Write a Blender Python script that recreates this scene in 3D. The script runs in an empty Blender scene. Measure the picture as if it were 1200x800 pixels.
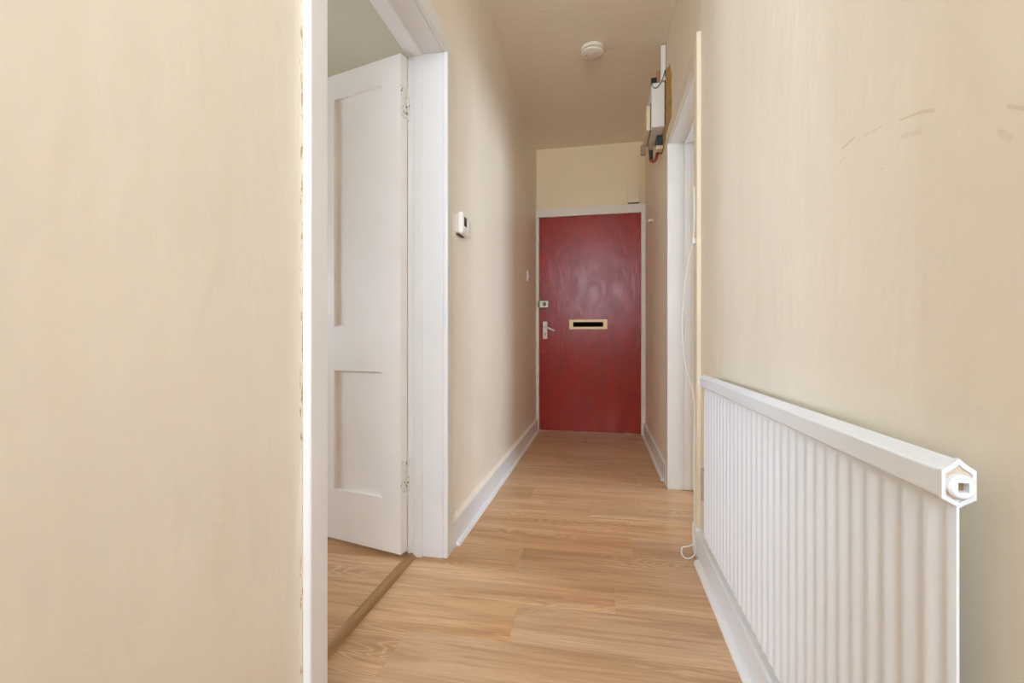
import bpy, bmesh, math, random
from mathutils import Vector, Matrix
random.seed(7)
S = bpy.context.scene
COL = S.collection

# ------------------------------------------------------------------ camera, sky, exposure
F_PX, VPX, Y0, CAM_H = 533.33, 706.0, 399.0, 0.84
YAW = math.atan((VPX - 600) / F_PX)
cd = bpy.data.cameras.new('camera'); cam = bpy.data.objects.new('camera', cd); COL.objects.link(cam)
cd.sensor_width = 36; cd.lens = F_PX * 36 / 1200; cd.clip_start = .02
cd.shift_y = -(400 - Y0) / 1200
cam.location = (0, 0, CAM_H); cam.rotation_euler = (math.pi / 2, 0, YAW)
S.camera = cam

w = bpy.data.worlds.new('overcast_sky'); S.world = w; w.use_nodes = True
bg = w.node_tree.nodes['Background']
bg.inputs[0].default_value = (.82, .935, 1.09, 1); bg.inputs[1].default_value = 19.0
S.view_settings.view_transform = 'Standard'; S.view_settings.look = 'None'
S.view_settings.gamma = 1; S.view_settings.use_curve_mapping = False
S.view_settings.exposure = 0.06
S.cycles.max_bounces = 16; S.cycles.diffuse_bounces = 12

def portal(name, loc, rot, sx, sy):
    l = bpy.data.lights.new(name, 'AREA'); l.shape = 'RECTANGLE'; l.size = sx; l.size_y = sy
    l.cycles.is_portal = True
    o = bpy.data.objects.new(name, l); COL.objects.link(o); o.location = loc; o.rotation_euler = rot.to_track_quat('-Z', 'Y').to_euler()
# daylight enters through the lobby window behind the viewpoint and the window of the side room
WB = dict(x0=-.80, x1=.95, z0=1.35, z1=2.58, y=-1.95)       # lobby
WBY = WB['y']
WS = dict(y0=.60, y1=2.1, z0=.8, z1=1.75, x=-3.9)          # side room with the open panelled door
WR = dict(y0=1.40, y1=2.60, z0=.9, z1=2.0, x=2.9)         # room behind the right-hand doorway
portal('window_portal', ((WB['x0'] + WB['x1']) / 2, WB['y'] - .16, (WB['z0'] + WB['z1']) / 2), Vector((0, 1, 0)), WB['x1'] - WB['x0'], WB['z1'] - WB['z0'])
portal('window_portal', (WS['x'] - .16, (WS['y0'] + WS['y1']) / 2, (WS['z0'] + WS['z1']) / 2), Vector((1, 0, 0)), WS['y1'] - WS['y0'], WS['z1'] - WS['z0'])
portal('window_portal', (WR['x'] + .16, (WR['y0'] + WR['y1']) / 2, (WR['z0'] + WR['z1']) / 2), Vector((-1, 0, 0)), WR['y1'] - WR['y0'], WR['z1'] - WR['z0'])

# ------------------------------------------------------------------ room measures
XL, XR = -.605, .375          # hall wall faces
XLR = -.75                    # side-room face of the left wall
YB = 4.215                    # far wall face
CEIL = 2.62
LD = dict(y0=.893, y1=1.671, z=1.955)      # left doorway clear opening
RD = dict(y0=1.93, y1=2.70, z=1.955)       # right doorway
WT = .15

# ------------------------------------------------------------------ node helpers
class N:
    def __init__(s, mat): s.t = mat.node_tree; s.n = s.t.nodes; s.l = s.t.links
    def add(s, typ, **kw):
        n = s.n.new(typ)
        for k, v in kw.items(): setattr(n, k, v)
        return n
    def link(s, a, b): s.l.new(a, b)
    def val(s, sock, v):
        if hasattr(v, 'is_output'): s.l.new(v, sock)
        else: sock.default_value = v
    def math(s, op, a, b=0., c=None, clamp=False):
        n = s.add('ShaderNodeMath', operation=op, use_clamp=clamp)
        s.val(n.inputs[0], a); s.val(n.inputs[1], b)
        if c is not None: s.val(n.inputs[2], c)
        return n.outputs[0]
    def vmath(s, op, a, b=None, out=0):
        n = s.add('ShaderNodeVectorMath', operation=op)
        s.val(n.inputs[0], a)
        if b is not None: s.val(n.inputs[3 if op == 'SCALE' else 1], b)
        return n.outputs[out]
    def noise(s, vec, scale, detail=2., rough=.5, dist=0.):
        n = s.add('ShaderNodeTexNoise'); s.link(vec, n.inputs['Vector'])
        n.inputs['Scale'].default_value = scale; n.inputs['Detail'].default_value = detail
        n.inputs['Roughness'].default_value = rough; n.inputs['Distortion'].default_value = dist
        return n.outputs['Fac']
    def ramp(s, fac, stops):
        n = s.add('ShaderNodeValToRGB'); e = n.color_ramp.elements
        while len(e) > 1: e.remove(e[0])
        for i, (p, c) in enumerate(stops):
            el = e[0] if i == 0 else e.new(p)
            el.position = p; el.color = c if len(c) == 4 else (*c, 1)
        s.link(fac, n.inputs[0]); return n.outputs[0]
    def mix(s, fac, a, b, blend='MIX'):
        n = s.add('ShaderNodeMix', data_type='RGBA', blend_type=blend)
        s.val(n.inputs[0], fac)
        for i, v in ((6, a), (7, b)):
            if hasattr(v, 'is_output'): s.link(v, n.inputs[i])
            else: n.inputs[i].default_value = (*v, 1) if len(v) == 3 else v
        return n.outputs[2]
    def maprange(s, v, a, b, c=0., d=1.):
        n = s.add('ShaderNodeMapRange'); s.val(n.inputs[0], v)
        for i, q in enumerate((a, b, c, d)): n.inputs[i + 1].default_value = q
        return n.outputs[0]
    def mapping(s, vec, scale=(1, 1, 1), loc=(0, 0, 0)):
        n = s.add('ShaderNodeMapping'); s.link(vec, n.inputs[0])
        n.inputs['Scale'].default_value = scale; n.inputs['Location'].default_value = loc
        return n.outputs[0]
    def bump(s, height, strength, dist=.01, normal=None):
        n = s.add('ShaderNodeBump'); s.link(height, n.inputs['Height'])
        n.inputs['Strength'].default_value = strength; n.inputs['Distance'].default_value = dist
        if normal is not None: s.link(normal, n.inputs['Normal'])
        return n.outputs[0]
    def capsules(s, pos, segs):
        """mask of short painted strokes: segs = [(a, b, radius, strength)], 3-D points"""
        tot = None
        for a, b, r, k in segs:
            a = Vector(a); b = Vector(b); ba = b - a; dd = max(ba.dot(ba), 1e-8)
            pa = s.vmath('SUBTRACT', pos, tuple(a))
            dt = s.vmath('DOT_PRODUCT', pa, tuple(ba / dd), out=1)
            h = s.math('MAXIMUM', s.math('MINIMUM', dt, 1.), 0.)
            sc = s.vmath('SCALE', tuple(ba), h)
            d = s.vmath('LENGTH', s.vmath('SUBTRACT', pa, sc), out=1)
            m = s.maprange(d, r * .35, r, k, 0.)
            tot = m if tot is None else s.math('MAXIMUM', tot, m)
        return tot

def mat(name, col=(.8, .8, .8), rough=.5, metal=0., spec=.5, coat=0.):
    m = bpy.data.materials.new(name); m.use_nodes = True
    b = m.node_tree.nodes['Principled BSDF']
    b.inputs['Base Color'].default_value = (*col, 1); b.inputs['Roughness'].default_value = rough
    b.inputs['Metallic'].default_value = metal; b.inputs['Specular IOR Level'].default_value = spec
    b.inputs['Coat Weight'].default_value = coat
    return m, N(m), b

def objpos(n): return n.add('ShaderNodeTexCoord').outputs['Object']

CREAM = (.845, .785, .67)
def wall_mat(name, col=CREAM, marks=None, extra=None):
    m, n, b = mat(name, col, .42, spec=.35)
    p = objpos(n)
    big = n.noise(p, 1.6, 3, .55)
    c = n.mix(n.maprange(big, .35, .7), tuple(q * .965 for q in col), tuple(min(1, q * 1.02) for q in col))
    streak = n.noise(n.mapping(p, (1, 9, .7)), 2.2, 3, .6)
    c = n.mix(n.maprange(streak, .5, .8, 0, .10), c, (.70, .58, .40))
    if marks: c = n.mix(n.math('MULTIPLY', n.capsules(p, marks), .8), c, (.52, .42, .22))
    n.link(c, b.inputs['Base Color'])
    f = n.noise(p, 55, 4, .6); g = n.noise(n.mapping(p, (1, 1, .45)), 9, 3, .55)
    hgt = n.math('ADD', n.math('MULTIPLY', f, .12), g)
    n.link(n.bump(hgt, .6, .006), b.inputs['Normal'])
    n.link(n.maprange(g, .3, .7, .36, .5), b.inputs['Roughness'])
    return m

def R(y, z): return (XR, y, z)
scuffs = [(R(.813, 1.146), R(.778, 1.148), .0028, .55), (R(.751, 1.139), R(.709, 1.133), .0016, .4),
          (R(.670, 1.123), R(.634, 1.115), .0018, .5), (R(.634, 1.115), R(.611, 1.106), .0035, .42),
          (R(.667, 1.100), R(.631, 1.091), .0045, .22), (R(.821, 1.127), R(.805, 1.129), .0022, .35),
          (R(.709, 1.075), R(.708, 1.075), .002, .6), (R(.512, 1.061), R(.495, 1.05), .0026, .4),
          (R(.521, 1.042), R(.510, 1.029), .005, .25), (R(.562, .752), R(.556, .766), .0012, .13),
          (R(.556, .766), R(.545, .771), .0012, .13), (R(.545, .771), R(.53, .766), .0012, .13), (R(1.02, 1.01), R(1.0, 1.02), .002, .3)]
M = {}
M['wall'] = wall_mat('cream_wall_paint')
M['wall_scuffed'] = wall_mat('cream_wall_paint_scuffed', marks=scuffs)
M['wall_room'] = wall_mat('side_room_paint', (.80, .77, .68))
M['wall_far_warm'] = wall_mat('cream_wall_warm_bounce', (.84, .72, .485))  # warm bounce light at the hall end mixed into the wall colour
m, n, b = mat('ceiling_paint', (.85, .785, .665), .6, spec=.25); p = objpos(n)
n.link(n.bump(n.noise(n.mapping(p, (1, 2.5, 1)), 6, 4, .6), .35, .008), b.inputs['Normal']); M['ceiling'] = m

def paint(name, col, rough, bump=.12, drip=True):
    m, n, b = mat(name, col, rough); p = objpos(n)
    v = n.noise(n.mapping(p, (30, 30, 3)), 2.0, 3, .5)
    n.link(n.bump(v, bump, .0015), b.inputs['Normal'])
    c = n.mix(n.maprange(n.noise(p, 3.0, 3, .6), .35, .75), col, tuple(q * .95 for q in col))
    n.link(c, b.inputs['Base Color'])
    return m
M['white'] = paint('white_gloss_paint', (.84, .845, .845), .34)
M['white_door'] = paint('white_door_paint', (.90, .87, .825), .42)
M['white_cool'] = paint('white_skirting_paint', (.80, .83, .87), .33)
M['frame_old'] = paint('old_white_frame_paint', (.78, .73, .64), .45, .3)
M['cream_timber'] = paint('cream_painted_timber', (.88, .81, .64), .5, .35)

# chipped paint over hinges
m, n, b = mat('chipped_hinge_paint', (.80, .77, .72), .5); p = objpos(n)
v = n.noise(p, 70, 3, .6)
n.link(n.ramp(v, [(0, (.06, .05, .05)), (.36, (.08, .07, .06)), (.41, (.80, .77, .72)), (1, (.82, .79, .74))]), b.inputs['Base Color'])
n.link(n.bump(v, .5, .002), b.inputs['Normal']); M['hinge'] = m

# brown-flecked caulk
def caulk(name, base, lo):
    m, n, b = mat(name, base, .7); p = objpos(n)
    v = n.noise(n.mapping(p, (120, 120, 26)), 1.0, 4, .7)
    n.link(n.ramp(v, [(0, (.22, .13, .05)), (lo, (.45, .31, .12)), (lo + .06, base), (1, base)]), b.inputs['Base Color'])
    n.link(n.bump(v, .6, .003), b.inputs['Normal']); return m
M['caulk'] = caulk('flecked_caulk', (.84, .77, .60), .41)
M['caulk_clean'] = caulk('cream_filler', (.86, .80, .67), .28)

# bare plaster
m, n, b = mat('bare_brown_plaster', (.45, .29, .09), .9); p = objpos(n)
v = n.noise(p, 22, 4, .65)
n.link(n.ramp(v, [(.3, (.36, .21, .06)), (.6, (.56, .37, .13)), (.75, (.74, .60, .38))]), b.inputs['Base Color'])
n.link(n.bump(v, .8, .006), b.inputs['Normal']); M['plaster'] = m
m, n, b = mat('grey_plaster', (.42, .40, .36), .9); p = objpos(n)
n.link(n.ramp(n.noise(p, 40, 4, .6), [(.3, (.48, .43, .35)), (.7, (.70, .64, .53))]), b.inputs['Base Color']); M['plaster_grey'] = m

# radiator enamel with chips
def Q(y, z): return (.318, y, z)
chips = [(Q(.871, .438), Q(.867, .430), .0035, .7), (Q(.753, .442), Q(.757, .425), .0028, .85), (Q(.908, .327), Q(.906, .318), .003, .8),
         (Q(.72, .34), Q(.705, .335), .002, .35), (Q(.80, .335), Q(.79, .33), .0018, .3), (Q(.62, .42), Q(.619, .41), .002, .25)]
m, n, b = mat('radiator_enamel', (.81, .86, .91), .30); p = objpos(n)
c = n.mix(n.capsules(p, chips), (.81, .86, .91), (.22, .20, .18)); n.link(c, b.inputs['Base Color'])
v = n.noise(n.mapping(p, (20, 20, 4)), 2., 3, .55)
drips = n.noise(n.mapping(p, (1, 40, 9)), 1., 2, .5)
hh = n.math('ADD', n.math('MULTIPLY', v, .3), n.maprange(drips, .68, .74, 0, .5))
n.link(n.bump(hh, .22, .003), b.inputs['Normal']); M['radiator'] = m
m, n, b = mat('yellowed_shaded_radiator_end', (.84, .78, .68), .4); p = objpos(n)
n.link(n.mix(n.maprange(n.noise(p, 45, 3), .42, .7), (.74, .66, .54), (.58, .43, .25)), b.inputs['Base Color']); M['radiator_end'] = m  # yellowed enamel, its colour also darkened for the shade at this end
M['hole'] = mat('dark_hole', (.05, .035, .02), .8)[0]
M['boss_inside'] = mat('rusty_inside', (.30, .19, .07), .7)[0]

# red door
m, n, b = mat('red_gloss_door', (.34, .028, .014), .33, spec=.34); p = objpos(n)
warp = n.noise(p, 2.2, 3, .5)
stroke = n.noise(n.mapping(p, (4.5, 1, 2.2)), 1.3, 4, .6, 1.2)
grain = n.noise(n.mapping(p, (60, 1, 1.5)), 1.2, 2, .5)
c = n.mix(n.maprange(stroke, .35, .7), (.29, .013, .004), (.38, .022, .009))
c = n.mix(n.maprange(grain, .45, .7, 0, .35), c, (.40, .033, .012))
n.link(c, b.inputs['Base Color'])
n.link(n.maprange(stroke, .3, .72, .34, .20), b.inputs['Roughness'])
hh = n.math('ADD', n.math('MULTIPLY', stroke, 1.), n.math('MULTIPLY', n.noise(n.mapping(p, (5, 1, 2.)), 3.2, 3, .55, 2.), .8))
n.link(n.bump(hh, .16, .012), b.inputs['Normal']); M['red'] = m

# oak laminate: one material, grain shifted per board
def oak(name, light, mid, dark, gloss=.30, axis='X'):
    m, n, b = mat(name, mid, gloss, spec=.42)
    tc = n.add('ShaderNodeTexCoord'); oi = n.add('ShaderNodeObjectInfo')
    rnd = oi.outputs['Random']
    comb = n.add('ShaderNodeCombineXYZ')
    n.link(n.math('MULTIPLY', rnd, 37.), comb.inputs[0]); n.link(n.math('MULTIPLY', rnd, 91.), comb.inputs[1]); n.link(n.math('MULTIPLY', rnd, 13.), comb.inputs[2])
    p = n.vmath('ADD', tc.outputs['Object'], comb.outputs[0])
    fl = (lambda a, c_: (a, c_, 1)) if axis == 'X' else (lambda a, c_: (c_, a, 1))
    broad = n.noise(n.mapping(p, fl(.9, 7)), 1.3, 3, .55, .5)
    streak = n.noise(n.mapping(p, fl(1.6, 30)), 1.2, 4, .66, .9)
    fine = n.noise(n.mapping(p, fl(7, 260)), 1.0, 2, .6)
    # cathedral figure: contour lines of a stretched low-frequency field
    field = n.noise(n.mapping(p, fl(1.5, 8.5)), 1.1, 2, .45, .25)
    rings = n.math('SINE', n.math('MULTIPLY', field, 150.))
    ringm = n.maprange(rings, .55, 1., 0, 1)
    where = n.maprange(n.noise(n.mapping(p, fl(.8, 5), (3, 8, 0)), 1.3, 2, .5), .51, .66)
    c = n.ramp(broad, [(.28, dark), (.47, mid), (.70, light)])
    c = n.mix(n.maprange(streak, .42, .70, 0, .75), c, tuple(q * .84 for q in dark))
    c = n.mix(n.math('MULTIPLY', n.math('MULTIPLY', ringm, where), .36), c, tuple(min(1, q * 1.32 + .03) for q in light))
    c = n.mix(n.math('MULTIPLY', n.math('MULTIPLY', n.maprange(rings, -1., -.3, 1, 0), where), .36), c, tuple(q * .70 for q in dark))
    c = n.mix(n.maprange(fine, .52, .75, 0, .28), c, tuple(q * .68 for q in dark))
    hsv = n.add('ShaderNodeHueSaturation'); n.link(c, hsv.inputs['Color'])
    n.link(n.maprange(n.math('FRACT', n.math('MULTIPLY', rnd, 17.3)), 0, 1, .95, 1.05), hsv.inputs['Value'])
    n.link(n.maprange(n.math('FRACT', n.math('MULTIPLY', rnd, 5.7)), 0, 1, .92, 1.04), hsv.inputs['Saturation'])
    n.link(hsv.outputs[0], b.inputs['Base Color'])
    n.link(n.maprange(streak, .3, .7, gloss - .05, gloss + .08), b.inputs['Roughness'])
    n.link(n.bump(n.math('ADD', n.math('MULTIPLY', fine, .5), streak), .08, .002), b.inputs['Normal'])
    return m
M['oak'] = oak('oak_laminate', (.72, .475, .275), (.605, .370, .195), (.46, .250, .115))
M['oak_strip'] = oak('oak_threshold', (.56, .34, .15), (.45, .25, .095), (.30, .15, .05), .42, 'Y')
M['underlay'] = mat('dark_underlay', (.10, .06, .03), .9)[0]

M['slot'] = mat('black_letter_slot', (.004, .004, .004), 1., spec=.05)[0]
M['plastic'] = mat('white_plastic', (.84, .83, .80), .38)[0]
M['plastic_cream'] = mat('aged_cream_plastic', (.80, .70, .50), .45)[0]
M['alarm'] = mat('aged_alarm_plastic', (.80, .75, .65), .5)[0]
M['groove_and_shade'] = mat('dark_groove_and_shade', (.10, .085, .06), .8)[0]
M['screen'] = mat('dark_display', (.03, .022, .022), .2)[0]
M['grey_key'] = mat('pale_grey_key', (.62, .66, .60), .5)[0]
M['black'] = mat('black_plastic', (.012, .012, .013), .45)[0]
M['brown_plastic'] = mat('brown_grey_plastic', (.34, .24, .16), .5)[0]
M['bluedark'] = mat('dark_blue_plastic', (.02, .035, .06), .4)[0]
M['orange'] = mat('orange_red_insulation', (.30, .065, .025), .5)[0]
M['copper'] = mat('copper_pipe', (.72, .34, .20), .4, .6)[0]
M['steel'] = mat('dull_brass_lock', (.42, .40, .28), .42, .75)[0]
M['steel_dark'] = mat('dark_lock_snib', (.16, .15, .11), .45, .7)[0]
M['gold'] = mat('gold_letter_plate', (.66, .47, .27), .42, .35)[0]
M['handle'] = mat('white_handle_enamel', (.82, .78, .74), .35)[0]
M['sill'] = mat('threshold_metal', (.45, .30, .22), .45, .3)[0]
M['cord'] = mat('white_cord', (.88, .85, .78), .45)[0]
m = bpy.data.materials.new('window_glass'); m.use_nodes = True; nn = N(m); nn.n.remove(nn.n['Principled BSDF'])
tr = nn.add('ShaderNodeBsdfTransparent'); gl = nn.add('ShaderNodeBsdfGlossy'); gl.inputs['Roughness'].default_value = .02
fr = nn.add('ShaderNodeFresnel'); mx = nn.add('ShaderNodeMixShader')
nn.link(fr.outputs[0], mx.inputs[0]); nn.link(tr.outputs[0], mx.inputs[1]); nn.link(gl.outputs[0], mx.inputs[2])
nn.link(mx.outputs[0], nn.n['Material Output'].inputs[0]); M['glass'] = m

# ------------------------------------------------------------------ mesh helpers
def box(bm, x0, x1, y0, y1, z0, z1):
    v = [bm.verts.new(c) for c in ((x0, y0, z0), (x1, y0, z0), (x1, y1, z0), (x0, y1, z0), (x0, y0, z1), (x1, y0, z1), (x1, y1, z1), (x0, y1, z1))]
    for f in ((3, 2, 1, 0), (4, 5, 6, 7), (0, 1, 5, 4), (1, 2, 6, 5), (2, 3, 7, 6), (3, 0, 4, 7)):
        bm.faces.new([v[i] for i in f])
def prism(bm, pts, a0, a1, axis):
    """extrude a 2-D outline; axis='Y': pts are (x,z); 'X': (y,z); 'Z': (x,y)"""
    def P(p, a): return {'Y': (p[0], a, p[1]), 'X': (a, p[0], p[1]), 'Z': (p[0], p[1], a)}[axis]
    A = [bm.verts.new(P(p, a0)) for p in pts]; B = [bm.verts.new(P(p, a1)) for p in pts]
    k = len(pts)
    bm.faces.new(A[::-1]); bm.faces.new(B)
    for i in range(k): bm.faces.new((A[i], A[(i + 1) % k], B[(i + 1) % k], B[i]))
def lathe(bm, prof, c, axis='Z', seg=40):
    rings = []
    for r, h in prof:
        ring = []
        for i in range(seg):
            a = 2 * math.pi * i / seg; u, v = r * math.cos(a), r * math.sin(a)
            q = {'Z': (u, v, h), 'Y': (u, h, v), 'X': (h, u, v)}[axis]
            ring.append(bm.verts.new((c[0] + q[0], c[1] + q[1], c[2] + q[2])))
        rings.append(ring)
    for a, b_ in zip(rings, rings[1:]):
        for i in range(seg): bm.faces.new((a[i], a[(i + 1) % seg], b_[(i + 1) % seg], b_[i]))
    bm.faces.new(rings[0][::-1]); bm.faces.new(rings[-1])
def tube(bm, pts, r, seg=10, sub=8):
    """smooth tube through points (Catmull-Rom)"""
    P = [Vector(p) for p in pts]; path = []
    for i in range(len(P) - 1):
        p0, p1, p2, p3 = P[max(i - 1, 0)], P[i], P[i + 1], P[min(i + 2, len(P) - 1)]
        for k in range(sub):
            t = k / sub
            path.append(.5 * ((2 * p1) + (-p0 + p2) * t + (2 * p0 - 5 * p1 + 4 * p2 - p3) * t * t + (-p0 + 3 * p1 - 3 * p2 + p3) * t ** 3))
    path.append(P[-1]); prev = None; nrm = None
    for i, q in enumerate(path):
        d = (path[min(i + 1, len(path) - 1)] - path[max(i - 1, 0)]).normalized()
        if nrm is None: nrm = d.orthogonal().normalized()
        else: nrm = (nrm - d * nrm.dot(d)).normalized()
        bn = d.cross(nrm)
        ring = [bm.verts.new(q + r * (math.cos(2 * math.pi * k / seg) * nrm + math.sin(2 * math.pi * k / seg) * bn)) for k in range(seg)]
        if prev:
            for k in range(seg): bm.faces.new((prev[k], prev[(k + 1) % seg], ring[(k + 1) % seg], ring[k]))
        else: bm.faces.new(ring[::-1])
        prev = ring
    bm.faces.new(prev)

def obj(name, bm, material, parent=None, bevel=0., smooth=False, origin=None):
    bmesh.ops.recalc_face_normals(bm, faces=bm.faces)
    me = bpy.data.meshes.new(name)
    if origin is not None: bmesh.ops.translate(bm, verts=bm.verts, vec=-Vector(origin))
    bm.to_mesh(me); bm.free()
    me.materials.append(M[material] if isinstance(material, str) else material)
    o = bpy.data.objects.new(name, me); COL.objects.link(o)
    if origin is not None: o.location = origin
    if parent is not None: o.parent = parent
    if smooth:
        for f in me.polygons: f.use_smooth = True
        if hasattr(me, 'set_sharp_from_angle'): me.set_sharp_from_angle(angle=math.radians(35))
    if bevel:
        md = o.modifiers.new('bevel', 'BEVEL'); md.width = bevel; md.segments = 3; md.limit_method = 'ANGLE'
        for f in me.polygons: f.use_smooth = True
        if hasattr(me, 'set_sharp_from_angle'): me.set_sharp_from_angle(angle=math.radians(25))
        md.harden_normals = False
    return o
def B(name, b, material, parent=None, bevel=0.):
    bm = bmesh.new(); box(bm, *b); return obj(name, bm, material, parent, bevel)
def T(o, label, cat, group=None, kind=None):
    o['label'] = label; o['category'] = cat
    if group: o['group'] = group
    if kind: o['kind'] = kind
    return o
def E(name, loc=(0, 0, 0)):
    """empty at the base of a thing; its parts are built in world coordinates"""
    o = bpy.data.objects.new(name, None); COL.objects.link(o); o.location = loc; o.empty_display_size = .1
    return o
def adopt(root):
    bpy.context.view_layer.update()
    for c in root.children: c.matrix_parent_inverse = root.matrix_world.inverted()

# ------------------------------------------------------------------ floor of single planks
PW, PL = .1925, 1.22
fl = B('floor', (-3.9, 2.9, WBY, 4.6, -.05, -.009), 'underlay')
T(fl, 'oak laminate plank floor running across the hallway', 'floor', kind='structure')
known = {4: .118, 3: -.312, 2: .040, 1: -.260, 0: -.556, 11: -.338, 9: .203, 7: -.378, 5: .52, 6: -.06, 8: .44, 10: -.12, 12: .10, 13: -.45, 14: .27}
def plank(x0, x1, y0, y1):
    g, c, hgt = .00015, .0006, .009
    x0 += g; x1 -= g; y0 += g; y1 -= g
    cx, cy = (x0 + x1) / 2, (y0 + y1) / 2
    bm = bmesh.new()
    lo = [bm.verts.new((x - cx, y - cy, -hgt)) for x, y in ((x0, y0), (x1, y0), (x1, y1), (x0, y1))]
    mi = [bm.verts.new((x - cx, y - cy, -.0004)) for x, y in ((x0, y0), (x1, y0), (x1, y1), (x0, y1))]
    hi = [bm.verts.new((x - cx, y - cy, 0)) for x, y in ((x0 + c, y0 + c), (x1 - c, y0 + c), (x1 - c, y1 - c), (x0 + c, y1 - c))]
    bm.faces.new(hi); bm.faces.new(lo[::-1])
    for a, b_ in ((lo, mi), (mi, hi)):
        for i in range(4): bm.faces.new((a[i], a[(i + 1) % 4], b_[(i + 1) % 4], b_[i]))
    o = obj('plank', bm, 'oak', fl); o.location = (cx, cy, 0)
for k in range(-22, 18):
    y0 = 1.05 + PW * k; y1 = min(y0 + PW, 4.6); y0 = max(y0, WBY)
    if y1 - y0 < .02: continue
    j = known.get(k, random.uniform(-.6, .6))
    x = j - PL * math.ceil((j + 3.9) / PL)
    xmax = 2.9
    while x < xmax:
        a, b_ = max(x, -3.9), min(x + PL, xmax)
        if b_ - a > .03: plank(a, b_, y0, y1)
        x += PL

# ------------------------------------------------------------------ walls, ceiling
def walls(name, boxes, material, label):
    bm = bmesh.new()
    for q in boxes: box(bm, *q)
    o = obj(name, bm, material); T(o, label, 'wall', kind='structure'); return o
LIN = .028    # lining thickness
wl = walls('wall_left', [(XLR, XL, -.6, LD['y0'] - LIN, 0, CEIL), (XLR, XL, LD['y1'] + LIN, YB + .2, 0, CEIL),
                    (XLR, XL, LD['y0'] - LIN, LD['y1'] + LIN, LD['z'] + LIN, CEIL)], 'wall', 'cream plaster wall with the thermostat and white panelled doorway')
wr = walls('wall_right', [(XR, XR + WT, -.6, RD['y0'] - LIN, 0, CEIL), (XR, XR + WT, RD['y1'] + LIN, YB + .2, 0, CEIL),
                     (XR, XR + WT, RD['y0'] - LIN, RD['y1'] + LIN, RD['z'] + LIN, CEIL)], 'wall_scuffed', 'scuffed cream plaster wall behind the radiator')
DW = dict(x0=-.578, x1=.338, z=1.982)     # front door leaf
wb = walls('wall_back', [(XL, XR, YB, YB + .2, DW['z'] + .075, CEIL)], 'wall_far_warm', 'cream wall above the red front door')
walls('wall_room_far', [(-3.9, XLR, 3.1, 3.25, 0, CEIL)], 'wall_room', 'pale wall of the side room beyond the open white door')
walls('wall_room_near', [(-3.9, XLR, -.6, -.45, 0, CEIL)], 'wall_room', 'pale wall of the side room on the lobby side')
walls('wall_room_window', [(-4.05, -3.9, -.6, WS['y0'], 0, CEIL), (-4.05, -3.9, WS['y1'], 3.25, 0, CEIL),
                           (-4.05, -3.9, WS['y0'], WS['y1'], 0, WS['z0']), (-4.05, -3.9, WS['y0'], WS['y1'], WS['z1'], CEIL)], 'wall_room', 'window wall of the side room')
LX0, LX1 = -1.7, 1.5
walls('wall_front', [(LX0, WB['x0'], WBY - .15, WBY, 0, CEIL), (WB['x1'], LX1, WBY - .15, WBY, 0, CEIL),
                     (WB['x0'], WB['x1'], WBY - .15, WBY, 0, WB['z0']), (WB['x0'], WB['x1'], WBY - .15, WBY, WB['z1'], CEIL)], 'wall', 'cream lobby wall around the wide window')
walls('wall_lobby_left', [(LX0 - .15, LX0, WBY - .15, -.6, 0, CEIL), ], 'wall', 'cream lobby wall on the side room side')
walls('wall_lobby_right', [(LX1, LX1 + .15, WBY - .15, -.45, 0, CEIL), (XR + WT, LX1, -.6, -.45, 0, CEIL)], 'wall', 'cream lobby wall turning into the hallway')
RX = XR + WT
walls('wall_bedroom_window', [(2.9, 3.05, 1.25, WR['y0'], 0, CEIL), (2.9, 3.05, WR['y1'], 4.2, 0, CEIL), (2.9, 3.05, WR['y0'], WR['y1'], 0, WR['z0']),
                      (2.9, 3.05, WR['y0'], WR['y1'], WR['z1'], CEIL)], 'wall_room', 'window wall of the room behind the right-hand doorway')
walls('wall_bedroom_near', [(RX, 2.9, 1.25, 1.4, 0, CEIL)], 'wall_room', 'near wall of the room behind the right-hand doorway')
walls('wall_bedroom_far', [(RX, 2.9, 4.05, 4.2, 0, CEIL)], 'wall_room', 'far wall of the room behind the right-hand doorway')
walls('wall_landing', [(-.9, .7, 4.60, 4.7, 0, CEIL)], 'wall', 'landing wall beyond the red front door')
M['ceiling_room'] = wall_mat('side_room_ceiling_paint', (.70, .655, .53))
o = B('ceiling_room', (-4.05, XLR + .07, -.6, 3.25, CEIL, CEIL + .12), 'ceiling_room'); T(o, 'pale olive ceiling of the side room above the open door', 'ceiling', kind='structure')
o = B('ceiling_lobby', (-4.05, 3.05, WBY - .15, -.6, CEIL, CEIL + .12), 'ceiling'); T(o, 'off-white painted lobby ceiling', 'ceiling', kind='structure')
ce = B('ceiling', (XLR + .07, 3.05, -.6, 4.7, CEIL, CEIL + .12), 'ceiling'); T(ce, 'off-white painted hallway ceiling', 'ceiling', kind='structure')

# bare plaster patches in the right wall
bm = bmesh.new()
pts = [(2.62, 2.06), (2.70, 2.045), (2.78, 2.055), (2.85, 2.05), (2.93, 2.035), (3.03, 2.03), (3.12, 2.06), (3.20, 2.10), (3.22, 2.42), (3.02, 2.43),
       (2.86, 2.45), (2.79, 2.44), (2.735, 2.405), (2.70, 2.41), (2.66, 2.35), (2.625, 2.33), (2.635, 2.25), (2.61, 2.19), (2.625, 2.12)]
prism(bm, pts, XR - .004, XR + .004, 'X'); o = obj('bare_plaster', bm, 'plaster', wr); o['label'] = 'ragged patch of bare brown plaster'
bm = bmesh.new()
pts = [(1.806, .24), (1.85, .225), (1.862, .30), (1.855, .352), (1.825, .36), (1.803, .335)]
prism(bm, pts, XR - .004, XR + .004, 'X'); o = obj('bare_plaster', bm, 'plaster_grey', wr); o['label'] = 'small grey patch of bare plaster'

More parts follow.
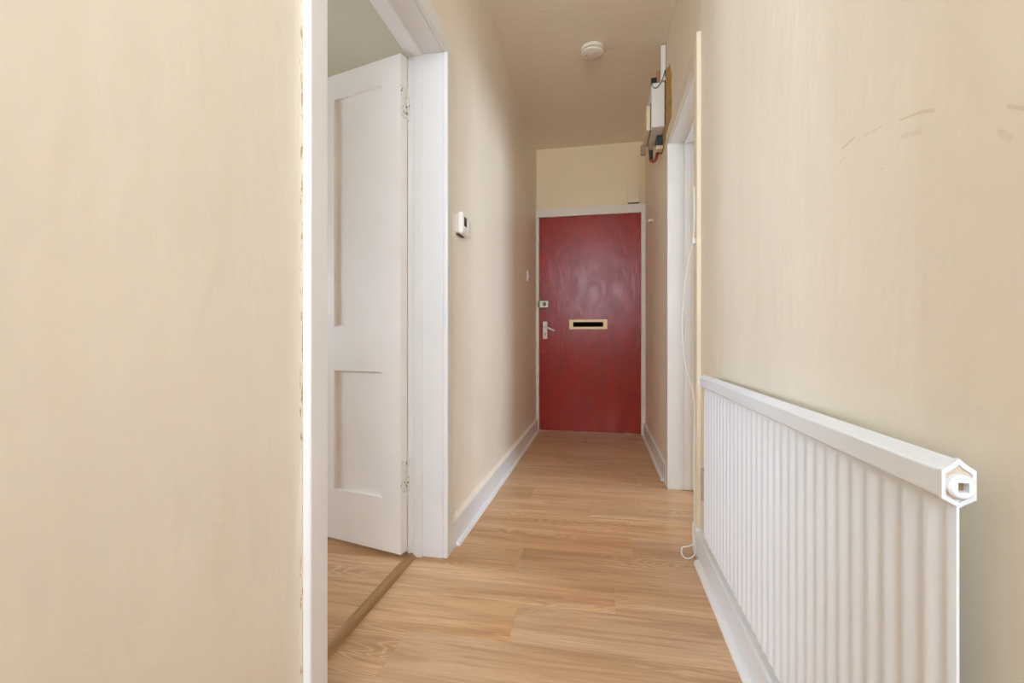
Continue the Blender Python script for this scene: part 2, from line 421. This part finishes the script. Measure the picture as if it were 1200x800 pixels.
# windows (behind the viewpoint and in the side room)
def window(name, axis, a0, a1, z0, z1, c, nmul, label, sg=1):
    r = E(name, (c if axis == 'X' else (a0 + a1) / 2, (a0 + a1) / 2 if axis == 'X' else c, z0))
    def bx(nm, u0, u1, d0, d1, v0, v1, mt, par=None, bev=.003):
        d0, d1 = sorted((d0 * sg, d1 * sg))
        q = (u0, u1, c + d0, c + d1, v0, v1) if axis == 'Y' else (c + d0, c + d1, u0, u1, v0, v1)
        return B(nm, q, mt, par or r, bev)
    fw = .05
    bx('frame', a0, a1, -.11, -.04, z0, z0 + fw, 'white'); bx('frame', a0, a1, -.11, -.04, z1 - fw, z1, 'white')
    bx('frame', a0, a0 + fw, -.11, -.04, z0 + fw, z1 - fw, 'white'); bx('frame', a1 - fw, a1, -.11, -.04, z0 + fw, z1 - fw, 'white')
    step = (a1 - a0) / nmul
    for i in range(1, nmul): bx('mullion', a0 + step * i - .025, a0 + step * i + .025, -.11, -.04, z0 + fw, z1 - fw, 'white')
    for i in range(nmul):
        u0 = a0 + step * i + (fw if i == 0 else .025); u1 = a0 + step * (i + 1) - (fw if i == nmul - 1 else .025)
        bx('pane', u0, u1, -.078, -.072, z0 + fw, z1 - fw, 'glass', bev=0)
    bx('sill', a0, a1, -.03, .06, z0 - .03, z0, 'white')
    adopt(r); T(r, label, 'window', kind='structure')
window('window_1', 'Y', WB['x0'], WB['x1'], WB['z0'], WB['z1'], WBY, 2, 'wide white framed window in the lobby wall')
window('window_3', 'X', WR['y0'], WR['y1'], WR['z0'], WR['z1'], 2.9, 2, 'white framed window of the room behind the right-hand doorway', -1)
window('window_2', 'X', WS['y0'], WS['y1'], WS['z0'], WS['z1'], -3.9, 2, 'white framed window of the side room')

# ------------------------------------------------------------------ left doorway trim
def trim_root(name, loc, label):
    r = E(name, loc); T(r, label, 'door frame', kind='structure'); return r
t = trim_root('trim_1', (XL, 1.28, 0), 'white painted frame and architrave of the open doorway')
y0, y1, z1 = LD['y0'], LD['y1'], LD['z']
AW = .056
A0, A1 = XL, XL + .020
B('lining', (XLR, XL, y0 - LIN, y0, 0, z1), 'white', t, .0015)
B('lining', (XLR, XL, y1, y1 + LIN, 0, z1), 'white', t, .0015)
B('lining', (XLR, XL, y0 - LIN, y1 + LIN, z1, z1 + LIN), 'white', t, .0015)
B('door_stop', (-.722, -.685, y0, y0 + .012, 0, z1), 'white', t, .003)
B('door_stop', (-.722, -.685, y1 - .012, y1, 0, z1), 'white', t, .003)
B('door_stop', (-.722, -.685, y0 + .012, y1 - .012, z1 - .012, z1), 'white', t, .003)
def arch(bmx):  # moulded architrave outline handled by bevel
    return bmx
B('architrave', (A0, A1, y0 - .061, y0, 0, z1), 'white', t, .004)
B('architrave', (A0, A1, y1, y1 + AW, 0, z1), 'white', t, .004)
B('architrave', (A0, A1, y0 - .061, y1 + AW, z1, z1 + .068), 'white', t, .004)
B('architrave', (XLR - .018, XLR, y0 - .07, y0 - .012, 0, z1), 'white', t, .004)
B('architrave', (XLR - .018, XLR, y1 + .024, y1 + .08, 0, z1), 'white', t, .004)
# flaking filler along the outer edge of the near architrave
bm = bmesh.new(); prev = None; k = 110
for i in range(k + 1):
    z = .001 + (z1 + .06) * i / k
    wd = .0045 + random.uniform(-.0018, .0018); th = .0012 + random.uniform(-.0004, .0006)
    ya = y0 - .061
    v = [bm.verts.new((XL, ya - wd, z)), bm.verts.new((XL + th * .5, ya - wd * .6, z)), bm.verts.new((XL + th, ya + .0005, z)), bm.verts.new((XL, ya + .0005, z))]
    if prev:
        for q in range(4): bm.faces.new((prev[q], prev[(q + 1) % 4], v[(q + 1) % 4], v[q]))
    prev = v
o = obj('filler', bm, 'caulk', t); o['label'] = 'flaking brown-flecked filler'
adopt(t)

# threshold strip between hall and side room
bm = bmesh.new()
xs0, xs1 = -.752, -.708
prism(bm, [(xs0, .0005), (xs0 + .004, .006), (xs0 + .013, .0095), (xs1 - .013, .0095), (xs1 - .004, .006), (xs1, .0005)], y0 + .0005, y1 - .0005, 'Y')
o = obj('trim_4', bm, 'oak_strip', smooth=True); T(o, 'raised oak threshold strip across the open doorway', 'threshold', kind='structure')

# ------------------------------------------------------------------ open white panel door
axis = (-.750, 1.668)
d1 = E('door_1', (axis[0], axis[1], .018)); T(d1, 'open white four-panel door leading to the side room', 'door', kind='structure')
LW, LT, Zb, Zt = .765, .040, 0.0, 1.925
def dbox(name, s0, s1, t0, t1, z0, z1, mt='white_door', par=None, bev=.0006):
    # local: x = along the leaf from the hinge, y = -thickness towards the hall face
    return B(name, (s0, s1, -t1, -t0, z0, z1), mt, par or d1, bev)
ST = .093; PA = .2525; MU = LW - 2 * ST - 2 * PA
rails = [(0, .207), (.698, .882), (1.822, 1.925)]
dbox('stile', 0, ST, 0, LT, 0, Zt); dbox('stile', LW - ST, LW, 0, LT, 0, Zt)
for a, b_ in rails: dbox('rail', ST, LW - ST, 0, LT, a, b_)
for (a, b_) in ((rails[0][1], rails[1][0]), (rails[1][1], rails[2][0])):
    dbox('muntin', ST + PA, ST + PA + MU, 0, LT, a, b_)
    for s in (ST, ST + PA + MU): dbox('panel', s, s + PA, .014, LT - .014, a, b_, bev=0)
for z in (.235, 1.685):
    hg = dbox('hinge', -.0025, .0003, .004, LT + .0008, z, z + .122, 'hinge', bev=.0008); hg['label'] = 'painted-over hinge with chipped paint'
    bm = bmesh.new(); lathe(bm, [(.005, z), (.006, z + .002), (.006, z + .12), (.005, z + .122)], (-.003, .003, 0), 'Z', 14); obj('knuckle', bm, 'hinge', hg, smooth=True)
    hf = dbox('hinge', .003, .030, LT - .0003, LT + .0006, z + .01, z + .112, 'hinge', bev=0) if False else None
bm = bmesh.new(); lathe(bm, [(.026, 0), (.026, -.004), (.011, -.008), (.010, -.03), (.020, -.036), (.027, -.05), (.024, -.062), (.010, -.068)], (LW - .055, -LT, .97), 'Y', 28)
kn = obj('door_knob', bm, 'steel', d1, smooth=True)
# local x axis of the leaf points (-cos a, sin a); local -y is the hall face
ANG = math.radians(14)
d1.rotation_euler = (0, 0, math.pi - ANG)
# in this frame local +y would face the hall, so mirror the offsets
for c in d1.children_recursive:
    me = c.data
    for v in me.vertices: v.co.y = -v.co.y
    me.flip_normals()

# ------------------------------------------------------------------ right doorway with closed door
t = trim_root('trim_3', (XR, 2.3, 0), 'white frame of the doorway past the radiator')
y0, y1, z1 = RD['y0'], RD['y1'], RD['z']
B('lining', (XR, XR + WT, y0 - LIN, y0, 0, z1), 'white', t, .0015)
B('lining', (XR, XR + WT, y1, y1 + LIN, 0, z1), 'white', t, .0015)
B('lining', (XR, XR + WT, y0 - LIN, y1 + LIN, z1, z1 + LIN), 'white', t, .0015)
B('door_stop', (.450, .487, y0, y0 + .012, .002, z1), 'white', t, .003)
B('door_stop', (.450, .487, y1 - .012, y1, .002, z1), 'white', t, .003)
B('door_stop', (.450, .487, y0 + .012, y1 - .012, z1 - .012, z1), 'white', t, .003)
B('architrave', (XR - .016, XR, y0 - .058, y0, .116, z1 + .085), 'cream_timber', t, .002)['label'] = 'worn cream painted architrave'
B('architrave', (XR - .014, XR, y1, y1 + .056, 0, z1), 'white', t, .002)
B('architrave', (XR - .015, XR, y0, y1 + .056, z1, z1 + .075), 'frame_old', t, .003)
B('plinth', (XR - .022, XR, y0 - .058, y0 - .002, 0, .116), 'white', t, .003)
adopt(t)
d3 = E('door_3', (RX, y1 - .003, .01)); T(d3, 'open white flush door in the doorway past the radiator', 'door', kind='structure')
B('leaf', (-.001, .762, -.040, -.001, .0, z1 - .016), 'white_door', d3, .002)
for z in (.2, 1.6): B('hinge', (-.003, -.001, -.038, -.004, z, z + .1), 'hinge', d3, .0005)
bm = bmesh.new(); lathe(bm, [(.025, -.040), (.025, -.044), (.010, -.049), (.010, -.07), (.022, -.08), (.024, -.09), (.010, -.096)], (.70, 0, .98), 'Y', 24)
obj('door_knob', bm, 'steel', d3, smooth=True); d3.rotation_euler = (0, 0, math.radians(2))

# ------------------------------------------------------------------ red front door
t = trim_root('trim_2', (-.12, YB, 0), 'old chipped cream frame around the red front door')
B('jamb', (XL, DW['x0'], YB - .022, YB + .06, 0, DW['z']), 'frame_old', t, .003)
B('jamb', (DW['x1'], XR, YB - .022, YB + .06, 0, DW['z']), 'frame_old', t, .003)
B('head', (XL, XR, YB - .022, YB + .06, DW['z'], DW['z'] + .078), 'frame_old', t, .003)
bm = bmesh.new(); prev = None
for i in range(60):
    x = XL + .004 + (XR - XL - .008) * i / 59; dz = random.uniform(.001, .006)
    v = [bm.verts.new((x, YB - .0035, DW['z'] + .077)), bm.verts.new((x, YB - .010 - dz, DW['z'] + .077)), bm.verts.new((x, YB - .0035, DW['z'] + .079 + dz))]
    if prev:
        for q in range(3): bm.faces.new((prev[q], prev[(q + 1) % 3], v[(q + 1) % 3], v[q]))
    prev = v
obj('filler', bm, 'caulk', t)['label'] = 'cracked filler along the head of the frame'
adopt(t)
o = B('trim_5', (DW['x0'], DW['x1'], YB - .022, YB - .004, 0, .006), 'sill', None, .002); T(o, 'thin brown metal strip under the red front door', 'threshold', kind='structure')
YF = YB + .002                       # face of the leaf
d2 = E('door_2', (-.12, YF, .006)); T(d2, 'flush red painted front door with letter slot', 'door', kind='structure')
bm = bmesh.new()                     # leaf with a letter slot cut through
sx0, sx1, sz0, sz1 = -.268, .010, .965, 1.012
for q in ((DW['x0'] + .002, DW['x1'] - .002, YF, YF + .045, .007, sz0), (DW['x0'] + .002, DW['x1'] - .002, YF, YF + .045, sz1, DW['z'] - .002),
          (DW['x0'] + .002, sx0, YF, YF + .045, sz0, sz1), (sx1, DW['x1'] - .002, YF, YF + .045, sz0, sz1)): box(bm, *q)
bmesh.ops.remove_doubles(bm, verts=bm.verts, dist=1e-5)
obj('leaf', bm, 'red', d2)
lp = E('letter_plate', (0, 0, 0)); lp.parent = d2
bm = bmesh.new()
px0, px1, pz0, pz1 = -.300, .044, .944, 1.033
for q in ((px0, px1, YF - .006, YF, pz0, sz0 + .002), (px0, px1, YF - .006, YF, sz1 - .002, pz1), (px0, sx0 + .003, YF - .006, YF, sz0 + .002, sz1 - .002), (sx1 - .003, px1, YF - .006, YF, sz0 + .002, sz1 - .002)): box(bm, *q)
COL.objects.unlink(lp); bpy.data.objects.remove(lp)
lp = obj('letter_plate', bm, 'gold', d2, .0015); lp['label'] = 'gold coloured letter slot surround'
B('slot_dark_sheet', (sx0 + .001, sx1 - .001, YF + .030, YF + .034, sz0 + .001, sz1 - .001), 'slot', lp)  # black sheet stands in for the dark inside the slot
# night latch
lk = B('night_latch', (-.574, -.490, YF - .030, YF, 1.143, 1.210), 'steel', d2, .004); lk['label'] = 'dull brass night latch'
B('keep', (-.592, -.577, YB - .046, YB - .0225, 1.148, 1.205), 'steel', lk, .005)
bm = bmesh.new(); lathe(bm, [(.017, YF - .030), (.017, YF - .036), (.012, YF - .042), (.012, YF - .044)], (-.525, 0, 1.178), 'Y', 24); obj('knob', bm, 'steel_dark', lk, smooth=True)
B('snib', (-.530, -.520, YF - .054, YF - .0445, 1.160, 1.196), 'steel_dark', lk, .002)
# lever handle
hd = B('handle_plate', (-.544, -.503, YF - .008, YF, .856, 1.018), 'handle', d2, .003); hd['label'] = 'white lever handle on long plate'
bm = bmesh.new(); lathe(bm, [(.014, YF - .008), (.014, YF - .014), (.010, YF - .018), (.010, YF - .048)], (-.524, 0, .972), 'Y', 20)
obj('spindle', bm, 'handle', hd, smooth=True)
bm = bmesh.new(); tube(bm, [(-.530, YF - .046, .974), (-.510, YF - .048, .966), (-.475, YF - .048, .948), (-.447, YF - .046, .936), (-.436, YF - .040, .931)], .0085, 12, 6)
obj('lever', bm, 'handle', hd, smooth=True)
bm = bmesh.new(); lathe(bm, [(.006, YF - .0078), (.006, YF - .0086)], (-.523, 0, .905), 'Y', 14); box(bm, -.526, -.520, YF - .0086, YF - .0078, .888, .905)
obj('keyhole', bm, 'hole', hd)
adopt(d2)

# ------------------------------------------------------------------ skirting boards
def skirting(root, xw, sgn, ya, yb, hgt, thick, bead_a, bead_b, mt, bead=.016):
    bm = bmesh.new(); f = xw + sgn * thick
    prism(bm, [(xw, 0), (f, 0), (f, hgt - .006), (f - sgn * .003, hgt - .001), (f - sgn * .006, hgt), (xw, hgt)], ya, yb, 'Y')
    obj('board', bm, mt, root)
    if bead_a is not None:
        bm = bmesh.new(); pts = [(f, 0), (f + sgn * bead, 0)]
        for i in range(7):
            a = math.pi / 2 * i / 6; pts.append((f + sgn * bead * math.cos(a), .002 + (bead - .002) * math.sin(a)))
        pts = pts[:1] + pts[1:]
        prism(bm, pts, bead_a, bead_b, 'Y'); bmesh.ops.remove_doubles(bm, verts=bm.verts, dist=1e-6)
        obj('bead', bm, 'white', root, smooth=True)
s = E('baseboard_left', (XL, 3, 0)); T(s, 'white skirting board below the thermostat wall', 'skirting', kind='structure')
skirting(s, XL, 1, LD['y1'] + AW, YB - .022, .112, .018, 1.786, YB - .022, 'white_cool')
skirting(s, XL, 1, -.6, LD['y0'] - .072, .112, .018, -.6, LD['y0'] - .08, 'white_cool')
bm = bmesh.new(); prev = None; k = 150
for i in range(k + 1):      # paint and filler lapping over the top edge
    y = LD['y1'] + AW + .02 + (YB - .03 - LD['y1'] - AW - .02) * i / k
    a = .006 + random.uniform(-.002, .004); dn = random.uniform(.0005, .003)
    v = [bm.verts.new((XL, y, .112)), bm.verts.new((XL + .0182, y, .1105 - dn)), bm.verts.new((XL + .010, y, .1145)), bm.verts.new((XL, y, .114 + a))]
    if prev:
        for q in range(4): bm.faces.new((prev[q], prev[(q + 1) % 4], v[(q + 1) % 4], v[q]))
    prev = v
obj('filler', bm, 'caulk_clean', s)['label'] = 'ragged cream filler along the top edge'
adopt(s)
s = E('baseboard_right', (XR, 3, 0)); T(s, 'white skirting board with floor bead under the radiator and by the front door', 'skirting', kind='structure')
skirting(s, XR, -1, RD['y1'] + .058, YB - .022, .108, .017, RD['y1'] + .145, YB - .022, 'white_cool')
skirting(s, XR, -1, -.6, RD['y0'] - .058, .104, .020, -.6, 1.815, 'white_cool', .018)
adopt(s)

# ------------------------------------------------------------------ radiator
YN, YFAR = .502, 1.595
r = E('radiator', (.328, 1.05, .2)); T(r, 'white fluted panel radiator mounted low on the scuffed wall', 'radiator')
XC = .3285
bm = bmesh.new()                     # fluted panel, two skins
pitch = .0345; per = 12; nfl = int((YFAR - .012 - YN) / pitch); zs = [.199, .206, .228, .45, .672, .690]
def flute(y):
    u = (y - YN - .004) / pitch; u -= math.floor(u)
    w_ = max(0., min(1., .5 + 1.35 * (.5 - abs(2 * abs(u - .5)) ) )) if False else (.5 + .5 * math.cos(2 * math.pi * u))
    return w_ * min(1., max(0., (y - YN) / .012))
ys = [YN + .0005 + (YFAR - .0125 - YN) * i / (nfl * per) for i in range(nfl * per + 1)]
grid = []
for z in zs:
    k = {.199: .85, .690: .25}.get(z, 1.)
    grid.append([bm.verts.new((XC - .0029 * flute(y) * k - .0011, y, z)) for y in ys])
back = [[bm.verts.new((XC + .0029 * flute(y) + .0011, y, z)) for y in ys] for z in (zs[0], zs[-1])]
for a, b_ in zip(grid, grid[1:]):
    for i in range(len(ys) - 1): bm.faces.new((a[i], a[i + 1], b_[i + 1], b_[i]))
for i in range(len(ys) - 1):
    bm.faces.new((back[0][i + 1], back[0][i], back[1][i], back[1][i + 1]))
    bm.faces.new((grid[0][i + 1], grid[0][i], back[0][i], back[0][i + 1])); bm.faces.new((grid[-1][i], grid[-1][i + 1], back[1][i + 1], back[1][i]))
bm.faces.new([g[0] for g in grid] + [back[1][0], back[0][0]]); bm.faces.new([g[-1] for g in grid][::-1] + [back[0][-1], back[1][-1]])
obj('fluted_panel', bm, 'radiator', r, smooth=True)
hexo = [(.3150, .7175), (.3150, .6915), (.3240, .6865), (.3285, .6835), (.3330, .6865), (.3420, .6915), (.3420, .7175), (.3335, .7235), (.3285, .7285), (.3235, .7235)]
bm = bmesh.new()
ya, yb = YN + .003, YFAR - .003
prism(bm, hexo, ya, yb, 'Y'); hdr = obj('header', bm, 'radiator', r, .0018); hdr['label'] = 'six-sided top header channel'
def scaled(pts, k): return [(XC + (x - XC) * k, .704 + (z - .704) * k) for x, z in pts]
for y_a, y_b in ((YN - .001, ya), (yb, YFAR)):      # raised rim plates at both ends of the header
    bm = bmesh.new()
    o1 = scaled(hexo, 1.04); i1 = scaled(hexo, .80); k = len(o1)
    VO = [bm.verts.new((x, y_a, z)) for x, z in o1]; VI = [bm.verts.new((x, y_a, z)) for x, z in i1]
    WO = [bm.verts.new((x, y_b, z)) for x, z in o1]; WI = [bm.verts.new((x, y_b, z)) for x, z in i1]
    for i in range(k):
        j = (i + 1) % k
        bm.faces.new((VO[i], VO[j], VI[j], VI[i])); bm.faces.new((WO[j], WO[i], WI[i], WI[j]))
        bm.faces.new((VO[j], VO[i], WO[i], WO[j])); bm.faces.new((VI[i], VI[j], WI[j], WI[i]))
    obj('end_rim', bm, 'radiator', hdr)
bm = bmesh.new(); prism(bm, scaled(hexo, .8), YN + .0012, ya + .0005, 'Y'); obj('end_plate', bm, 'radiator_end', hdr)
bm = bmesh.new()                     # boss with a square socket
c0 = (.3285, 0, .7035); ro, sq = .0112, .0044; seg = 32
def sqpt(a):
    u, v = math.cos(a), math.sin(a); k = sq / max(abs(u), abs(v)); return (u * k, v * k)
def sqring(y): return [bm.verts.new((c0[0] + sqpt(2 * math.pi * i / seg + math.pi / 4)[0], y, c0[2] + sqpt(2 * math.pi * i / seg + math.pi / 4)[1])) for i in range(seg)]
def ciring(rr, y): return [bm.verts.new((c0[0] + rr * math.cos(2 * math.pi * i / seg + math.pi / 4), y, c0[2] + rr * math.sin(2 * math.pi * i / seg + math.pi / 4))) for i in range(seg)]
rings = [ciring(ro, YN + .001), ciring(ro, YN - .005), ciring(ro - .0015, YN - .0068), sqring(YN - .0068), sqring(YN + .001)]
for a, b_ in zip(rings, rings[1:]):
    for i in range(seg): bm.faces.new((a[i], a[(i + 1) % seg], b_[(i + 1) % seg], b_[i]))
bs = obj('plug_boss', bm, 'radiator', hdr, smooth=True)
B('socket', (c0[0] - sq, c0[0] + sq, YN + .0005, YN + .0012, c0[2] - sq, c0[2] + sq), 'boss_inside', r)
for yy in (.72, 1.38):
    bm = bmesh.new(); box(bm, XC + .010, XR, yy, yy + .03, .30, .304); box(bm, XC + .010, XC + .012, yy, yy + .03, .304, .34); box(bm, XR - .002, XR, yy, yy + .03, .304, .62); box(bm, XC + .010, XR, yy, yy + .03, .62, .624)
    obj('bracket', bm, 'radiator', r)
adopt(r)

# ------------------------------------------------------------------ thermostat
y0, y1, z0, z1 = 1.830, 1.952, 1.290, 1.384
t = E('thermostat', (XL, (y0 + y1) / 2, z0)); T(t, 'white rounded room thermostat with small display on the wall', 'thermostat')
B('back_plate', (XL, XL + .006, y0 + .006, y1 - .006, z0 + .006, z1 - .01), 'plastic', t, .001)
B('vent_shadow', (XL + .001, XL + .016, y0 + .004, y1 - .050, z0 - .0025, z0 + .002), 'groove_and_shade', t)  # dark strip stands in for the shadow under the housing
B('housing', (XL + .006, XL + .030, y0, y1, z0, z1), 'plastic', t, .009)
fc = B('face_panel', (XL + .030, XL + .0312, y0 + .014, y1 - .012, z0 + .016, z1 - .014), 'plastic', t, .0005)
B('display', (XL + .0312, XL + .0322, y0 + .018, y0 + .056, z0 + .036, z1 - .020), 'screen', t, .0003)
for i in range(3): B('button', (XL + .0312, XL + .0335, y1 - .036, y1 - .018, z0 + .022 + i * .018, z0 + .034 + i * .018), 'grey_key', t, .001)
B('dial', (XL + .0312, XL + .0330, y0 + .066, y0 + .078, z0 + .030, z0 + .064), 'plastic', t, .0008)
adopt(t)

# light switch near the front door
s = E('light_switch', (XL, 3.705, 1.33)); T(s, 'small white light switch on the wall near the red door', 'light switch')
pl = B('face_plate', (XL, XL + .009, 3.662, 3.748, 1.330, 1.412), 'plastic', s, .003)
B('rocker', (XL + .009, XL + .013, 3.695, 3.715, 1.352, 1.390), 'plastic', pl, .001); adopt(s)

# peg on the right wall
bm = bmesh.new(); lathe(bm, [(.020, XR), (.020, XR - .004), (.008, XR - .010), (.008, XR - .022), (.013, XR - .026), (.013, XR - .032), (.006, XR - .035)], (0, 3.61, 1.757), 'X', 20)
o = obj('wall_peg', bm, 'cream_timber', smooth=True); T(o, 'tiny painted-over wall peg between red door and white doorway', 'wall peg')

# cover box above the front door
bm = bmesh.new(); x0, x1, z0, z1 = .220, .321, 2.072, 2.262
pts = [(x0, z0), (x1, z0), (x1, z1 - .020)]
for i in range(1, 8): pts.append((x1 + (x0 - x1) * i / 8, z1 - .020 + .022 * math.sin(math.pi * i / 8)))
pts.append((x0, z1 - .020))
cv = E('chime_cover', (.27, YB, z0)); T(cv, 'cream painted box with arched top above the red door', 'cover box')
prism(bm, pts, YB - .030, YB, 'Y'); obj('housing', bm, 'plastic_cream', cv, .003)
B('bottom_gap', (x0 + .002, x1 - .002, YB - .019, YB, z0 - .003, z0), 'groove_and_shade', cv); adopt(cv)

# ------------------------------------------------------------------ smoke alarm
c = (-.060, 2.815)
s = E('smoke_alarm', (c[0], c[1], CEIL)); T(s, 'round aged white smoke alarm on the ceiling', 'smoke alarm')
bm = bmesh.new(); lathe(bm, [(.066, CEIL), (.070, CEIL - .003), (.070, CEIL - .019), (.068, CEIL - .021)], (c[0], c[1], 0)); obj('base_ring', bm, 'alarm', s, smooth=True)
bm = bmesh.new(); lathe(bm, [(.060, CEIL - .021), (.060, CEIL - .027)], (c[0], c[1], 0)); obj('vent_gap', bm, 'groove_and_shade', s)
bm = bmesh.new()
for i in range(16):
    a = 2 * math.pi * i / 16; m_ = Matrix.Rotation(a, 3, 'Z')
    k = len(bm.verts); box(bm, .058, .066, -.004, .004, CEIL - .027, CEIL - .021); bm.verts.ensure_lookup_table()
    for v in bm.verts[k:]: v.co = m_ @ v.co + Vector((c[0], c[1], 0))
obj('vent_rib', bm, 'alarm', s)['kind'] = 'stuff'
bm = bmesh.new(); lathe(bm, [(.068, CEIL - .027), (.069, CEIL - .030), (.067, CEIL - .037), (.058, CEIL - .043), (.030, CEIL - .046), (.010, CEIL - .0465)], (c[0], c[1], 0)); cvr = obj('cover', bm, 'alarm', s, smooth=True)
bm = bmesh.new(); lathe(bm, [(.020, CEIL - .0445), (.020, CEIL - .0475), (.018, CEIL - .049)], (c[0] + .012, c[1] - .018, 0), 'Z', 28); obj('test_button', bm, 'alarm', cvr, smooth=True)
bm = bmesh.new(); lathe(bm, [(.005, CEIL - .043), (.005, CEIL - .0462)], (c[0] - .034, c[1] - .008, 0), 'Z', 12); obj('indicator', bm, 'hole', cvr)
adopt(s)

# ------------------------------------------------------------------ electrical box high on the right wall
WX = XR - .0045
e = E('fuse_box', (XR, 3.0, 2.128)); T(e, 'white fuse box mounted high on the wall beside the ceiling', 'fuse box')
B('casing', (.291, WX, 2.86, 3.15, 2.128, 2.395), 'plastic', e, .005)
B('front_lid', (.266, .289, 2.905, 3.150, 2.131, 2.285), 'plastic_cream', e, .004)
B('lid_hinge', (.252, .284, 3.152, 3.182, 2.085, 2.150), 'brown_plastic', e, .003)
B('lid_seam', (.2885, .2915, 2.90, 3.14, 2.126, 2.29), 'groove_and_shade', e)
t = E('cable_trunking', (.357, 2.86, 2.395)); T(t, 'white cable trunking from the fuse box up to the ceiling', 'trunking')
bm = bmesh.new(); prism(bm, [(.345, 2.846), (WX, 2.846), (WX, 2.870), (.345, 2.870)], 2.397, CEIL - .012, 'Z'); obj('channel', bm, 'plastic', t, .0015)
B('lid_strip', (.3432, .345, 2.847, 2.869, 2.398, CEIL - .013), 'plastic', t, .0004)
bm = bmesh.new(); tube(bm, [(.357, 2.858, CEIL - .013), (.356, 2.858, CEIL - .006), (.354, 2.859, CEIL - .0005)], .008, 10, 4); obj('cable_end', bm, 'brown_plastic', t, smooth=True); adopt(t)
cn = B('connector', (.290, .322, 2.868, 2.905, 2.3955, 2.432), 'black', e, .003)
bm = bmesh.new(); tube(bm, [(.300, 2.866, 2.405), (.296, 2.858, 2.385), (.302, 2.8565, 2.365), (.322, 2.854, 2.362), (.344, 2.840, 2.385), (.360, 2.838, 2.425), (.3665, 2.836, 2.452), (.3675, 2.842, 2.44), (.3675, 2.848, 2.41), (.3665, 2.850, 2.30), (.3660, 2.850, 2.16), (.3660, 2.851, 2.130)], .0022, 8, 8)
obj('wire', bm, 'black', e, smooth=True)['label'] = 'thin black looping wire'; adopt(e)
bm = bmesh.new(); lathe(bm, [(.0085, 2.396), (.0085, 2.465), (.0105, 2.466), (.0105, 2.476), (.006, 2.478)], (.331, 2.893, 0), 'Z', 16)
o = obj('copper_stub', bm, 'copper', smooth=True); T(o, 'short copper pipe stub standing on the fuse box', 'pipe')
iso = E('isolator_switch', (.35, 3.02, 2.05)); T(iso, 'dark blue isolator switch hanging below the fuse box', 'switch')
B('body', (.334, WX, 2.975, 3.06, 2.062, 2.1275), 'bluedark', iso, .003)
B('terminal_cover', (.330, WX, 2.970, 3.03, 2.040, 2.0615), 'plastic_cream', iso, .003)
for i in range(4): B('terminal', (.336 + .007 * i, .340 + .007 * i, 2.9685, 2.9705, 2.046 + .008 * (i % 2), 2.050 + .008 * (i % 2)), 'bluedark', iso)
adopt(iso)
cf = E('cut_out', (.315, 3.12, 2.03)); T(cf, 'small brown supply cut-out with an orange cable below the fuse box', 'cut-out')
B('body', (.298, .326, 3.09, 3.14, 2.085, 2.1275), 'brown_plastic', cf, .003)
B('fuse_carrier', (.302, .324, 3.095, 3.135, 2.030, 2.085), 'black', cf, .004)
bm = bmesh.new(); tube(bm, [(.311, 3.115, 2.032), (.314, 3.112, 2.022), (.328, 3.105, 2.014), (.340, 3.10, 2.022), (.346, 3.09, 2.038), (.346, 3.05, 2.045)], .010, 12, 6); obj('cable', bm, 'orange', cf, smooth=True); adopt(cf)

# ------------------------------------------------------------------ loose white cord
cx = E('loose_cord', (.35, 1.90, 0)); T(cx, 'loose thin white cord dangling along the cream door architrave', 'cord')
bm = bmesh.new(); tube(bm, [(.3565, 1.912, 1.45), (.3565, 1.905, 1.34), (.350, 1.90, 1.23), (.331, 1.90, 1.14), (.315, 1.90, 1.006), (.310, 1.90, .87), (.320, 1.90, .752), (.337, 1.90, .685), (.3565, 1.905, .60), (.3568, 1.908, .40), (.3568, 1.908, .14), (.3505, 1.902, .110), (.3505, 1.895, .07),
                        (.346, 1.868, .052), (.325, 1.858, .046), (.303, 1.855, .040), (.300, 1.85, .018), (.313, 1.848, .0045), (.332, 1.848, .006), (.348, 1.852, .022), (.352, 1.864, .05)], .0026, 8, 8)
obj('cable', bm, 'cord', cx, smooth=True)
B('clip', (.346, .3585, 1.894, 1.906, 1.222, 1.244), 'plastic', cx, .0015); adopt(cx)

# ------------------------------------------------------------------ added fill lamp above the viewpoint, stands in for bounced flash
m, n, b = mat('flash_fill_diffuser', (.9, .88, .84), .5)
b.inputs['Emission Color'].default_value = (1, .96, .92, 1); b.inputs['Emission Strength'].default_value = 3.5
M['lamp'] = m
c = (-.10, -.12)
t = E('flash_fill_lamp', (c[0], c[1], CEIL)); T(t, 'added round ceiling fill lamp in place of bounced flash', 'lamp')
bm = bmesh.new(); lathe(bm, [(.10, CEIL), (.10, CEIL - .03)], (c[0], c[1], 0)); obj('base', bm, 'plastic', t, smooth=True)
bm = bmesh.new(); lathe(bm, [(.15, CEIL - .03), (.20, CEIL - .045), (.21, CEIL - .075), (.19, CEIL - .105), (.12, CEIL - .125), (.02, CEIL - .13)], (c[0], c[1], 0)); obj('fill_diffuser', bm, 'lamp', t, smooth=True)
adopt(t)
